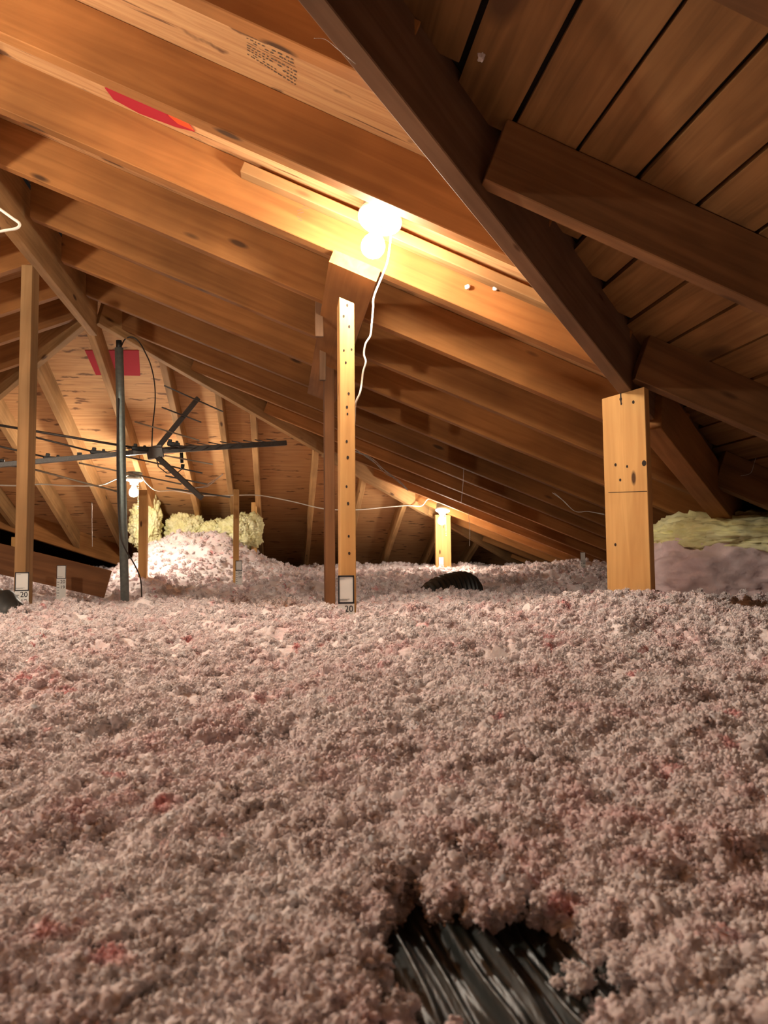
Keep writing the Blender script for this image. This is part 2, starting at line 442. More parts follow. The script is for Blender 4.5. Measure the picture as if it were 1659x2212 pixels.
ordn = ['first', 'second', 'third', 'fourth', 'fifth', 'sixth', 'seventh', 'eighth', 'ninth', 'tenth', 'eleventh', 'twelfth']
main_y = [.52, .95, 1.385, 1.81, 2.22, 2.655, 3.09, 3.53, 3.97, 4.42]
main_lab = {1.385: 'knotty wooden rafter at the very top, ending at the diagonal beam',
            1.81: 'broad orange rafter just in front of the glowing near lamp',
            2.22: 'lit orange rafter directly behind the near lamp, above the purlin end',
            2.655: 'rafter next behind the near lamp, crossing over the purlin',
            3.09: 'second rafter behind the near lamp, pale and half shaded',
            3.53: 'third rafter behind the near lamp',
            3.97: 'fourth rafter behind the near lamp',
            4.42: 'fifth rafter behind the near lamp, meeting the ridge at the roof peak',
            .95: 'rafter above the viewer, next to the top one in view', .52: 'rafter above the viewer, nearest the diagonal beam top'}
RAFT = {}
for yu in main_y:
    y = yu*S
    xe = min(3.25, (y - BL) - .01)
    if yu >= 2.6: xe = min(3.25, y-BL-.01)
    if xe < XR+.1: continue
    o = beam('rafter', (XR, y, zm(XR)), (xe, y, zm(xe)), .038, .14, MAT['rafter'], anchor=(-.5, -.5), cut=-.39)
    tag(o, main_lab[yu], 'rafter', 'rafters of the main slope'); RAFT[yu] = o
# jack rafters that die into the far hip
for i, yu in enumerate([4.76, 5.2, 5.63, 6.03, 6.45, 6.88, 7.3, 7.72]):
    y = yu*S
    xs_ = y - YE + XR + .03; xe = 3.3
    o = beam('jack_rafter', (xs_, y, zm(xs_)), (xe, y, zm(xe)), .038, .14, MAT['rafter'], anchor=(-.5, -.5))
    tag(o, '%s short rafter right of the far hip rafter, counted from the roof peak' % ordn[i], 'rafter', 'short rafters on the right of the far hip')
# rafters right of the diagonal beam
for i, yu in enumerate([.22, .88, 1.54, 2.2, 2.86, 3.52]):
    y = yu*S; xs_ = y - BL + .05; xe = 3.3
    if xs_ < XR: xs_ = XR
    o = beam('jack_rafter', (xs_, y, zm(xs_)), (xe, y, zm(xe)), .038, .14, MAT['rafter_shaded'], anchor=(-.5, -.5))
    lab = {1.54: 'shaded rafter running from the diagonal beam to the right edge under the planks', 2.2: 'shaded rafter leaving the diagonal beam just above the thick right post',
           2.86: 'shadowed rafter right of the thick post, low under the roof', 3.52: 'lowest shadowed rafter right of the thick post, above the batt roll'}.get(yu, 'shaded rafter under the planks above the viewer')
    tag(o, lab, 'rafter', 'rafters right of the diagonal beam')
# left slope
for i, yu in enumerate([1.81, 2.22, 2.655, 3.09, 3.54, 3.96, 4.31]):
    y = yu*S; xa = XR-.038; xb = -4.9
    o = beam('rafter', (xb, y, zl(xb)), (xa, y, zl(xa)), .038, .14, MAT['rafter'], anchor=(-.5, -.5))
    tag(o, '%s rafter of the left roof slope, counted back from the roof peak' % ordn[6-i], 'rafter', 'rafters of the left slope')
for i, yu in enumerate([4.70, 5.14, 5.58]):
    y = yu*S; xa = -(y-YE)+XR-.06; xb = -4.9
    o = beam('jack_rafter', (xb, y, zl(xb)), (xa, y, zl(xa)), .038, .14, MAT['rafter'], anchor=(-.5, -.5))
    tag(o, '%s short rafter left of the left hip rafter, counted from the roof peak' % ordn[i], 'rafter')

# far hip rafters
hz = -.045
hipR = beam('hip_rafter', (XR+.0, YE, ZR+hz), (XR+4.1, YE+4.1, ZR+hz-T*4.1), .038, .184, MAT['rafter_pale'], anchor=(0, -.5))
tag(hipR, 'far hip rafter running from the roof peak down past the right-hand far lamp', 'hip rafter')
hipL = beam('hip_rafter', (XR-.038, YE, ZR+hz), (XR-.038-1.9, YE+1.9, ZR+hz-T*1.9), .038, .184, MAT['rafter_pale'], anchor=(0, -.5))
tag(hipL, 'left hip rafter running down from the roof peak behind the left post', 'hip rafter')
s1 = beam('hip_splice_board', (.30*S, 5.66*S, zm(.30*S)-.075), (1.27*S, 6.63*S, zm(1.27*S)-.075), .038, .14, MAT['rafter_pale'], anchor=(.9, -.5))
tag(s1, 'short board nailed along the far hip rafter, ending left of the right-hand far lamp', 'board')
# hip end rafters
exs = [(-1.88, 5.16, 7.47), (-1.48, 4.75, 7.83), (-1.08, 4.40, 8.5), (-.71, 4.68, 8.5), (-.40, 5.02, 8.5), (-.18, 5.25, 8.5), (.28, 5.72, 8.5), (.69, 6.12, 8.5), (1.10, 6.52, 8.5), (1.55, 6.95, 8.5), (1.98, 7.40, 8.5), (-2.3, 5.6, 7.05)]
exl = ['left of the left hip foot, cut by the picture edge', 'just left of the antenna mast foot', 'from the roof peak, behind the mast and left-hand far lamp',
       'second right of the roof peak, behind the antenna hub', 'third right of the roof peak', 'fourth right of the roof peak, above the short ruler post', 'just left of the twin posts in the middle', 'hidden behind the middle post', 'slanting left of the right-hand far lamp', 'behind the right-hand far post', 'lowest, right of the right-hand far lamp', 'farthest left at the picture edge']
for (xu, ya, yb), lb in zip(exs, exl):
    x = xu*S; ya *= S; yb *= S
    o = beam('end_rafter', (x, ya, ze(ya)), (x, yb, ze(yb)), .038, .14, MAT['rafter_pale'], anchor=(0, -.5))
    tag(o, 'end rafter '+lb, 'rafter', 'rafters of the far roof end')
# valley rafter at far left
vy = beam('valley_rafter', (-1.30, 7.33, ze(7.33)-.03), (-3.1, 5.53, ze(7.33)-.03+T*1.8), .038, .184, MAT['rafter'], anchor=(0, -.5))
tag(vy, 'orange valley rafter at far left on which the end rafters land, dark space below', 'valley rafter')
# near diagonal beam
bz = zm(0) - .04*S
def bp_(x): return Vector((x, x+BL+.0, bz - T*x))
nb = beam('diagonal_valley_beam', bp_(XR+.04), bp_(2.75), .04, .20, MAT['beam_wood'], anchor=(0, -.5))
tag(nb, 'big dark diagonal beam crossing from top centre down to the thick right post', 'beam')

sb = beam('splice_board', (bp_(1.13)+Vector((-.022, .022, -.035))), (bp_(1.86)+Vector((-.022, .022, -.035))), .075, .16, MAT['rafter'], anchor=(.5, -.5))
tag(sb, 'brown splice board along the diagonal beam beyond the thick post, above the batt block', 'board')

# purlin below the rafters next to the lamp
def pz(x): return zm(x)-.038*sec
pa = P(768, 552, 2.215*S); px = .215*S
R = Matrix.Rotation(math.atan(T), 3, 'Y')
bm = bmesh.new(); add_box(bm, (0, 0, 0), (1.62, .14, .038))
pur = from_bm('purlin', bm, MAT['rafter'])
cx = .225*S
pur.matrix_world = Matrix.Translation((cx, 2.2*S+.81, zm(cx)-.02*sec)) @ R.to_4x4() @ Matrix.Rotation(math.pi/2, 4, 'Z')
tag(pur, 'flat purlin board under the rafters, its lit end below the near lamp bulb', 'purlin')
# ragged scabs hanging beside the purlin
for k, (u, v0, v1, w, yy) in enumerate([(690, 648, 728, 18, 2.70), (697, 735, 822, 14, 3.12)]):
    a = P(u, v1, yy*S); b_ = P(u, v0, yy*S)
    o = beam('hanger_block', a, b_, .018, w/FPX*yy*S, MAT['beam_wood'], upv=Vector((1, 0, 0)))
    tag(o, ['upper', 'lower'][k]+' grey block nailed down beside the purlin left of the middle post', 'wood block')

# ------------------------------------------------------------------ posts
def post(name, u, v_top, y, w, d, label, mat='post', z_bot=-.40, yaw=0, dots=None, slant=0.0, lean=0):
    top = P(u, v_top, y)
    a = Vector((top.x+lean, y+d/2, z_bot)); b_ = Vector((top.x, y+d/2, top.z))
    ux = Vector((math.cos(yaw), math.sin(yaw), 0))
    bm = bmesh.new(); L = (b_-a).length
    n = 8
    rings = []
    for i in range(n+1):
        x = L*i/n; ring = []
        for (yy, zz) in [(-w/2, -d/2), (w/2, -d/2), (w/2, d/2), (-w/2, d/2)]:
            ring.append(bm.verts.new((x + (slant*yy if i == n else 0), yy, zz)))
        rings.append(ring)
    for i in range(n):
        for k in range(4): bm.faces.new((rings[i][k], rings[i][(k+1) % 4], rings[i+1][(k+1) % 4], rings[i+1][k]))
    bm.faces.new(rings[0]); bm.faces.new(rings[-1][::-1])
    bmesh.ops.recalc_face_normals(bm, faces=bm.faces)
    ed = [e for e in bm.edges if len(e.link_faces) == 2 and e.calc_face_angle(0) > .8]
    bmesh.ops.bevel(bm, geom=ed, offset=.0015, segments=1, affect='EDGES')
    mats = [MAT[mat], MAT['hole']]
    for (du, dv, r) in (dots or []):
        vs = bmesh.ops.create_circle(bm, cap_ends=True, segments=10, radius=r)['verts']
        for vv in vs: vv.co = Vector((L - dv + vv.co.x*1.4, du + vv.co.y, -d/2-.0006))
        for f in set(f for vv in vs for f in vv.link_faces): f.material_index = 1
    o = from_bm(name, bm, mats)
    X = (b_-a).normalized(); Y = ux; Z = X.cross(Y).normalized(); Y = Z.cross(X)
    o.matrix_world = Matrix.Translation(a) @ Matrix((X, Y, Z)).transposed().to_4x4()
    return tag(o, label, 'post')

px1 = 1/FPX
def dts(y, vt, L):  # pixel coordinates of nail holes -> metres
    return [((u)*px1*y, (v-vt)*px1*y, r*px1*y) for (u, v, r) in L]
y1 = 1.98
post('post', 749, 648, y1, .040, .085, 'narrow nail-pocked middle post with the framed ruler card at its foot',
     dots=dts(y1, 646, [(1, 658, 2.6), (-7, 683, 2.4), (5, 706, 2.6), (-7, 760, 2), (10, 757, 2), (-3, 787, 2.2), (3, 856, 2.4), (-1, 886, 2.5), (0, 901, 2), (-2, 962, 2.4), (0, 997, 2.8), (-3, 1061, 2.2), (0, 1098, 2.6), (1, 1169, 2.2), (2, 1206, 2.6)]), slant=-.39)
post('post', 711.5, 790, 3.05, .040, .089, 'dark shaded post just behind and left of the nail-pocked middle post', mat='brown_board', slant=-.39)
y2 = 2.06
PR = post('post', 1357, 848, y2, .126, .04, 'thick bright post at right holding up the diagonal beam', yaw=math.radians(-45),
     dots=dts(y2, 850, [(-5, 864, 3.2), (-4, 875, 2.2), (24, 875, 3), (-22, 1016, 2.8), (5, 1022, 2.4), (44, 1018, 5), (-12, 1052, 2.6), (-28, 1201, 2.6)]), slant=.14)
# split and saw line on the thick post
bm = bmesh.new(); add_box(bm, (0, 0, 0), (.112, .0016, .0012)); o = from_bm('pencil_line', bm, MAT['hole'], PR)
Lpr = (P(1347, 848, y2).z+.40)
o.location = (Lpr-.29, 0.005, -.0203); o.rotation_euler = (0, 0, math.pi/2+.03)
bm = bmesh.new(); add_box(bm, (0, 0, 0), (.028, .0035, .0012)); o = from_bm('split', bm, MAT['hole'], PR)
o.location = (Lpr-.014, -.006, -.0203)
post('post', 58, 572, 2.95, .040, .086, 'tall leaning-looking left post under the ridge board with a ruler card', mat='rafter_pale')  # darker wood than the bright posts, dim light put into the colour
post('post', 309, 1058, 5.05, .050, .06, 'far post lit by the left-hand far lamp', z_bot=-.3)
post('post', 957, 1112, 6.02, .125, .04, 'far post under the right-hand far lamp with a small ruler', z_bot=-.3)
post('post', 510, 1057, 4.75, .033, .05, 'short narrow stake with a small ruler in front of the yellow batts', z_bot=-.3)
post('post', 549, 1085, 6.1, .045, .045, 'short stub post buried in the yellow batt at right of the heap', z_bot=-.3)
post('post', 33, 1160, 6.3, .06, .04, 'bright short post behind the left post, beyond the brown board', z_bot=-.3)

# brown boards at left lower
a = P(-70, 1205-28, 3.75); b_ = P(232, 1262, 3.75+.25)
o = beam('brown_board', a + Vector((0, 0, -.03)), b_+Vector((0, 0, 0)), .038, .14, MAT['brown_board'], anchor=(0, 0))
tag(o, 'dark brown board on edge slanting into the insulation behind the left post', 'board')

# ------------------------------------------------------------------ depth ruler cards
def digits(txt, size, parent, loc, mat):
    cu = bpy.data.curves.new('number', 'FONT'); cu.body = txt; cu.size = size; cu.align_x = 'CENTER'; cu.align_y = 'CENTER'; cu.extrude = .0002
    tmp = bpy.data.objects.new('tmp', cu); COL.objects.link(tmp)
    dg = bpy.context.evaluated_depsgraph_get(); me = bpy.data.meshes.new_from_object(tmp.evaluated_get(dg))
    bpy.data.objects.remove(tmp); bpy.data.curves.remove(cu)
    o = link('printed_number', me, mat, parent); o.location = loc; o.rotation_euler = (math.pi/2, 0, 0)
    o.rotation_euler = (math.pi/2, 0, 0)
    return o
def ruler(u, v_top, v_frame, y, w, label, num='20', yaw=0, fr=.0045, length=.35):
    top = P(u, v_top, y)
    root = empty('depth_ruler', (top.x, y, -.38)); root.rotation_euler = (0, 0, yaw)
    tag(root, label, 'ruler', 'insulation depth rulers')
    H = top.z + .38
    hf = (v_frame-v_top)*px1*y
    bm = bmesh.new(); add_box(bm, (0, 0, H/2), (w, .0012, H)); t = fr
    add_box(bm, (0, -.001, H-t/2), (w, .0012, t), mi=1); add_box(bm, (0, -.001, H-hf), (w, .0012, t), mi=1)
    for s in (-1, 1): add_box(bm, (s*(w/2-t*.4), -.001, H-hf/2), (t*.8, .0012, hf), mi=1)
    add_box(bm, (-w*.18, -.001, H-hf*.90), (w*.5, .0008, .0006), mi=1); add_box(bm, (-w*.1, -.001, H-hf*.86), (w*.6, .0008, .0006), mi=1); add_box(bm, (-w*.25, -.001, H-hf*.06-t), (w*.3, .0008, .0006), mi=1)
    for k in range(6):
        zt = H-hf-.017-k*.0127
        add_box(bm, (-w*.32, -.001, zt), (w*(.28 if k % 2 == 0 else .16), .0008, .0022), mi=1)
    from_bm('card', bm, [MAT['card'], MAT['ink']], root)
    digits(num, w*.55, root, (w*.16, -.0014, H-hf-.016), MAT['ink'])
    digits(str(int(num)-1), w*.5, root, (w*.16, -.0014, H-hf-.016-.0254), MAT['ink'])
    return root
ruler(747.5, 1243, 1302, y1-.006, .042, 'ruler card with black frame and number at the foot of the middle post', fr=.0045)
ruler(48, 1236, 1273, 2.94, .049, 'ruler card with black frame and number on the foot of the left post', fr=.004)
ruler(133, 1221, 1248, 3.74, .042, 'ruler card on the dark brown board behind the left post', fr=.003)
ruler(516, 1211, 1232, 4.73, .040, 'small ruler card on the short stake in front of the yellow batts', fr=.004)
ruler(953, 1203, 1221, 5.99, .042, 'small ruler card on the far post under the right-hand far lamp', fr=.002)
ruler(1259, 1193, 1213, 5.2, .036, 'lone grey ruler card poking out at far right beside the roof foot', fr=.002)

# ------------------------------------------------------------------ lamps
def lamp(loc, axis, bulb_mat, label, scale=1.0, chain=False):
    root = empty('bulb_lamp', loc); tag(root, label, 'lamp', 'bare bulb lamps')
    q = Vector((0, 0, -1)).rotation_difference(Vector(axis).normalized()); root.rotation_mode = 'QUATERNION'; root.rotation_quaternion = q
    # octagonal steel box behind
    bm = lathe_bm([(0, .048), (.052, .048), (.052, .008), (0, .008)], 8); from_bm('junction_box', bm, MAT['metal_box'], root)
    bm = lathe_bm([(0, .008), (.056, .008), (.058, .003), (.0575, -.004), (.050, -.009), (.030, -.014), (.026, -.030), (.024, -.034), (.018, -.034), (.018, -.026), (0, -.026)], 40)
    from_bm('porcelain_holder', bm, MAT['porcelain'], root, smooth=True)
    bm = lathe_bm([(0, -.026), (.013, -.026), (.013, -.044), (0, -.044)], 20); from_bm('bulb_base', bm, MAT['brass'], root, smooth=True)
    prof = [(.0, -.042), (.0135, -.043), (.0145, -.050), (.019, -.060), (.026, -.072), (.0298, -.084), (.0295, -.096), (.0255, -.106), (.018, -.113), (.009, -.1165), (0, -.117)]
    bm = lathe_bm(prof, 24); from_bm('bulb', bm, MAT[bulb_mat], root, smooth=True)
    if chain:
        bm = bmesh.new()
        zdir = q.inverted() @ Vector((0, 0, -1)); st = Vector((.028, 0, -.03))
        for k in range(14):
            p = st + zdir*(.012*k + .01); s = .0022 if k < 12 else .005
            r = bmesh.ops.create_icosphere(bm, subdivisions=1, radius=s)
            for v in r['verts']: v.co += p
        from_bm('pull_chain', bm, MAT['brass'], root)
    return root
L1p = P(821, 473, 1.865)
lamp(L1p, (-.13, -.14, -.50), 'bulb_near', 'glowing bare bulb on a white porcelain holder under the near rafters')
lamp(P(290, 1036, 5.25), (-.02, -.05, -1), 'bulb_far', 'left-hand far lamp with pull chain, shining beside the antenna mast', chain=True)
lamp(P(956, 1102, 5.76), (-.15, -.25, -1), 'bulb_low', 'right-hand far lamp shining at the foot of the roof', chain=True)
lamp(Vector((-1.35, 1.19, .93)), (0, 0, -1), 'bulb_behind', 'bare bulb lamp hanging left of the picture edge')
# small mounting board for near lamp
o = beam('mounting_strip', (L1p.x-.36, 2.05-.021, zm(L1p.x-.36)+.095), (L1p.x+.55, 2.05-.021, zm(L1p.x+.55)+.095), .04, .03, MAT['rafter_pale'], anchor=(0, -.5))
tag(o, 'thin nailing strip along the rafter behind the near lamp', 'wood strip')

# cords
def wires(name, pts, r, mat, label, cat, group=None, kw=None):
    o = tube(name, [P(*p) for p in pts], r, MAT[mat], smooth_path=True, **(kw or {})); tag(o, label, cat, group); return o
wires('lamp_cord', [(845, 505, 1.90), (838, 560, 1.93), (828, 590, 1.95), (808, 640, 1.97), (806, 665, 1.98), (803, 700, 1.99), (800, 725, 2.0), (790, 742, 2.0), (786, 765, 2.01), (790, 782, 2.01), (784, 805, 2.02), (781, 830, 2.03), (777, 850, 2.03), (768, 872, 2.04), (766, 900, 2.06), (762, 960, 2.08)], .0028, 'white_cable', 'twisted pale cord hanging from the near lamp down behind the middle post', 'cord')
wires('power_cable', [(-30, 1047, 5.0), (40, 1049, 5.0), (90, 1046, 5.0), (150, 1049, 5.05), (215, 1048, 5.1), (250, 1035, 5.15), (278, 1026, 5.2)], .0045, 'white_cable', 'thin white cable strung level from the left edge to the left-hand far lamp', 'cable')
wires('power_cable', [(305, 1026, 5.2), (318, 1045, 5.2), (340, 1060, 5.25), (380, 1060, 5.3), (440, 1070, 5.35), (500, 1070, 5.5), (560, 1070, 5.6), (630, 1083, 5.7), (700, 1099, 5.8), (770, 1101, 5.85), (830, 1096, 5.9), (880, 1092, 5.9), (910, 1093, 5.9), (925, 1078, 5.9), (945, 1085, 5.9)], .004, 'white_cable', 'thin white cable strung across between the two far lamps', 'cable')
wires('wire_loop', [(-30, 432, 1.9), (0, 452, 1.9), (25, 470, 1.9), (42, 483, 1.9), (36, 493, 1.9), (10, 498, 1.9), (-30, 506, 1.9)], .0035, 'white_cable', 'bent white wire poking in at the left edge below the ridge board', 'wire')
wires('antenna_cable', [(262, 748, 4.05), (270, 733, 4.1), (285, 728, 4.1), (300, 738, 4.1), (313, 760, 4.1), (326, 790, 4.1), (334, 830, 4.12), (335, 870, 4.12), (330, 920, 4.12), (328, 965, 4.13)], .0035, 'dark_cable', 'dark cable looping from mast top down to the antenna hub', 'cable')
wires('antenna_cable', [(256, 860, 3.97), (253, 960, 3.97), (254, 1060, 3.97), (259, 1150, 3.96), (270, 1185, 3.95), (288, 1215, 3.95), (300, 1240, 3.97), (305, 1262, 3.98), (306, 1300, 4.0)], .0035, 'dark_cable', 'dark cable running down the mast and curving to the insulation', 'cable')

# ------------------------------------------------------------------ antenna and mast
o = tube('antenna_mast', [P(257, 752, 4.0), P(260, 860, 4.0), P(264, 1060, 4.0), P(271, 1340, 4.0)], .0215, MAT['mast'], segs=14)
tag(o, 'grey-green metal mast pipe standing in the insulation', 'mast')
tube('mast_cap', [P(257, 757, 4.0), P(257, 736, 4.0)], .015, MAT['black_plastic'], o, segs=10)
YA = 4.12
ant = empty('tv_antenna', P(340, 975, YA)); tag(ant, 'old metal television antenna with long boom and forked reflector hanging beside the mast', 'antenna')
def apart(name, pts, r, mat='alu', segs=6):
    oo = tube(name, [P(*p)-ant.location for p in pts], r, MAT[mat], ant, segs=segs); return oo
def bar(name, p, q, th, dp, mat='alu'):
    a, b_ = P(*p), P(*q)
    oo = beam(name, a, b_, th, dp, MAT[mat], bevel=.001, wob=0); mw = oo.matrix_world.copy(); oo.parent = ant; oo.matrix_basis = Matrix.Translation(-ant.location) @ mw; return oo
bar('boom', (-40, 1008, YA-.1), (330, 974, YA), .025, .025)
bar('boom', (330, 975, YA), (618, 957, YA+.25), .025, .028)
bar('hub', (318, 980, YA), (352, 974, YA), .035, .065)
bar('reflector_arm', (340, 968, YA), (428, 860, YA+.10), .022, .026)
bar('reflector_arm', (338, 985, YA), (436, 1076, YA-.10), .022, .026)
for p, q in [((355, 833), (481, 889)), ((350, 880), (434, 912)), ((291, 911), (430, 951)), ((356, 984), (459, 1003)), ((270, 986), (437, 1022)), ((358, 1028), (447, 1046)), ((360, 1054), (497, 1074)), ((170, 1000), (392, 1046))]:
    apart('reflector_rod', [(p[0], p[1], YA-.10), (q[0], q[1], YA+.12)], .0042, 'alu_light' if p[0] in (170, 356, 291) else 'alu')
for (p, q, r, m) in [((-40, 912), (300, 969), .0065, 'alu'), ((70, 943), (214, 979), .005, 'alu'), ((-40, 955), (114, 991), .005, 'alu'), ((70, 1013), (273, 1067), .005, 'alu_light'), ((-40, 985), (20, 1003), .005, 'alu')]:
    apart('element_rod', [(p[0], p[1], YA-.12), (q[0], q[1], YA+.0)], r, m)
for (u, v, w) in [(18, 1003, 40), (115, 991, 36), (214, 978, 34), (303, 970, 34), (375, 960, 26)]:
    bm = bmesh.new()
    add_box(bm, (0, 0, 0), (w*px1*YA, .035, .020)); add_box(bm, (-w*px1*YA*.3, 0, .014), (.02, .02, .022)); add_box(bm, (w*px1*YA*.25, 0, .012), (.015, .02, .018))
    bmesh.ops.bevel(bm, geom=bm.edges[:], offset=.003, segments=1, affect='EDGES')
    oo = from_bm('insulator', bm, MAT['black_plastic'], ant); oo.location = P(u, v, YA-.02)-ant.location; oo.rotation_euler = (0, .08, .1)
for i in range(9):
    u = 392+i*25
    apart('director_rod', [(u-16, 967-(u-330)*.055-4, YA-.12), (u+14, 967-(u-330)*.055+2, YA+.42)], .003, 'alu')
apart('phase_wire', [(170, 986, YA-.03), (245, 974, YA-.03), (300, 965, YA-.02), (360, 966, YA-.02), (420, 962, YA)], .0025)
bm = bmesh.new(); add_box(bm, (0, 0, 0), (.022, .016, .016)); oo = from_bm('connector', bm, MAT['black_plastic'], ant); oo.location = P(172, 981, YA-.03)-ant.location
apart('balun', [(392, 978, YA), (393, 1000, YA)], .009, 'black_plastic'); apart('balun', [(395, 1003, YA), (394, 1012, YA)], .010, 'black_plastic')
apart('balun_lead', [(394, 1012, YA), (385, 1020, YA), (360, 1022, YA), (342, 1008, YA), (338, 990, YA)], .003, 'dark_cable')

# ------------------------------------------------------------------ membranes, stamp
def deck_patch(name, pix, off, mat, plane='main', label=None, cat=None, parent=None):
    bm = bmesh.new(); vs = []
    for (u, v) in pix:
        d = P(u, v, 1.0)
        if plane == 'main': s = (Z0+DV+off)/(d.z+T*d.x)
        else: s = (ZR+T*YE+DV+off)/(d.z+T*d.y)
        vs.append(bm.verts.new(d*s))
    f = bm.faces.new(vs)
    if f.normal.z < 0: f.normal_flip()
    r = bmesh.ops.extrude_face_region(bm, geom=[f]); 
    for v in [g for g in r['geom'] if isinstance(g, bmesh.types.BMVert)]: v.co.z += .002
    bmesh.ops.recalc_face_normals(bm, faces=bm.faces)
    o = from_bm(name, bm, mat, parent)
    if label: tag(o, label, cat)
    return o
red = deck_patch('red_underlay', [(226, 190), (262, 196), (318, 208), (352, 222), (392, 246), (421, 285), (380, 275), (300, 245), (245, 215)], -.004, MAT['red_membrane'], label='red underlay showing through a lens-shaped gap in the deck, top left', cat='roof underlay')
sub = deck_patch('lit_fold', [(352, 232), (392, 250), (418, 282), (385, 268), (366, 252)], -.007, MAT['lit_membrane'], parent=red)  # brighter lit part of the red underlay, its light painted as orange
o = deck_patch('red_underlay', [(183, 757), (300, 757), (303, 812), (207, 810)], -.003, MAT['red_membrane'], 'end', label='dark red rectangle of underlay high on the far roof end near the mast top', cat='roof underlay')

# printed stamp on the near deck (unreadable rows of marks)
bm = bmesh.new(); rr = random.Random(3)
def deckpt(u, v, off=-.001):
    d = P(u, v, 1.0); return d*((Z0+DV+off)/(d.z+T*d.x))
A, B, C_ = deckpt(532, 76), deckpt(642, 124), deckpt(640, 186)
D0 = deckpt(534, 118)
for row in range(9):
    t0 = row/8.5; x = 0.0
    while x < .96:
        w = .02+rr.random()*.07
        if row in (0, 3): w = .2 if x < .9 else .05
        if rr.random() < .82:
            h = .05 if row not in (0, 3) else .015
            q = []
            for (xx, tt) in ((x, t0), (min(x+w, 1), t0), (min(x+w, 1), t0+h), (x, t0+h)):
                p = A.lerp(B, xx).lerp(D0.lerp(C_, xx), tt); q.append(bm.verts.new(p))
            bm.faces.new(q)
        x += w+.015+rr.random()*.03
o = from_bm('printed_stamp', bm, MAT['stamp_ink']); o.parent = main_deck; o.matrix_parent_inverse = main_deck.matrix_world.inverted()
# pencil marks on the rafter behind the lamp
bm = bmesh.new()
for k in range(9):
    u = 640+rr.random()*22; v = 425+k*6; a = P(u, v, 2.22*S-.0012); b_ = P(u+8+rr.random()*6, v-3+rr.random()*8, 2.22*S-.0012)
    c = (a+b_)/2; ang = math.atan2(b_.z-a.z, b_.x-a.x); add_box(bm, c, ((b_-a).length, .0006, .0015), Matrix.Rotation(-ang, 3, 'Y'))
o = from_bm('pencil_marks', bm, MAT['stamp_ink']); o.parent = RAFT[2.22]; o.matrix_parent_inverse = RAFT[2.22].matrix_world.inverted()

# ------------------------------------------------------------------ loose fill insulation
HOLE = (.118, .440)
def hole_r(x, y):
    dx, dy = (x-HOLE[0])/.086, (y-HOLE[1])/.112
    r = np.sqrt(dx*dx+dy*dy) + (vn(x*45, y*45, 91)-.5)*.6 + (vn(x*130, y*130, 92)-.5)*.4
    return r
def base_h(x, y, pit=1.0):
    prof = np.interp(y, [-3, 0, .3, .7, 1.2, 1.9, 2.5, 2.9, 3.5, 4.3, 5.2, 6.2, 7.2, 9],
                     [-.2, -.21, -.205, -.190, -.168, -.146, -.150, -.172, -.180, -.160, -.090, -.055, -.04, -.04])
    h = prof.copy()
    h += .31*np.exp(-((np.abs(x+.60)/.50)**3+((y-6.05)/.45)**2))          # heap under the yellow batts
    h += .07*np.exp(-(((x-2.3)/.5)**2+((y-5.4)/.8)**2))
    h += .025*np.exp(-(((x-1.0)/.5)**2+((y-2.0)/.4)**2))
    h += (vn(x*2.2, y*2.2, 11)-.5)*.030*np.clip(y, .5, 1.5)
    h += (vn(x*.9+5, y*.9, 12)-.5)*.02
    # opening in the wool at the near right
    hr = hole_r(x, y)
    h += .006*np.exp(-((hr-1.3)/.3)**2) - pit*.075*np.clip((1.0-hr)*5, 0, 1)
    return h
def detail(x, y):
    k = np.clip(y/1.6, .45, 1.3)
    wx = x + (vn(x*30, y*30, 1)-.5)*.02; wy = y + (vn(x*30+9, y*30, 2)-.5)*.02
    d = (1-worley(wx*17, wy*17, 21))*.022*k
    d += (1-worley(wx*42, wy*42, 22))*.0085
    d += (vn(wx*9, wy*9, 26)-.5)*.046*k
    d += (1-worley(wx*110, wy*110, 23))*.0040
    d += (vn(x*330, y*330, 24)-.5)*.0022
    pit = np.clip((vn(wx*14, wy*14, 31)-.70)*5, 0, 1)
    d -= pit*.030*k
    return d-.030
def block(x0, x1, y0, y1, st, side=1.0):
    xs = np.arange(x0, x1+st, st); ys = np.arange(y0, y1+st, st)
    X, Y = np.meshgrid(xs, ys)
    X = X + (vn(X/st*.5, Y/st*.5, 41)-.5)*st*.6; Y = Y+(vn(X/st*.5, Y/st*.5, 42)-.5)*st*.6
    Z = base_h(X, Y)+detail(X, Y)
    # sideways puffing so lumps overhang
    X = X + (vn(X*60, Y*60, 51)-.5)*.006; Y = Y + (vn(X*60, Y*60, 52)-.5)*.006
    nx, ny = len(xs), len(ys)
    V = np.stack([X, Y, Z], -1).reshape(-1, 3)
    i = np.arange(ny-1)[:, None]*nx+np.arange(nx-1)[None]
    F = np.stack([i, i+1, i+nx+1, i+nx], -1).reshape(-1, 4)
    return V, F
VV, FF, base = [], [], 0
for blk in [(-.55, .75, .10, .95, .0024), (-1.0, 1.62, .93, 2.1, .0044), (-1.7, 2.6, 2.08, 3.6, .0085), (-3.0, 3.55, 3.55, 9.8, .020), (-5.4, 3.55, -2.9, .14, .05), (-5.4, -.53, .1, 2.1, .05), (.73, 3.55, .1, .95, .04), (1.60, 3.55, .93, 2.1, .03), (-5.4, -1.68, 2.05, 3.6, .04), (2.55, 3.55, 2.05, 3.6, .04), (-5.4, -2.95, 3.5, 9.8, .05)]:
    v, f = block(*blk)
    VV.append(v); FF.append(f+base); base += len(v)
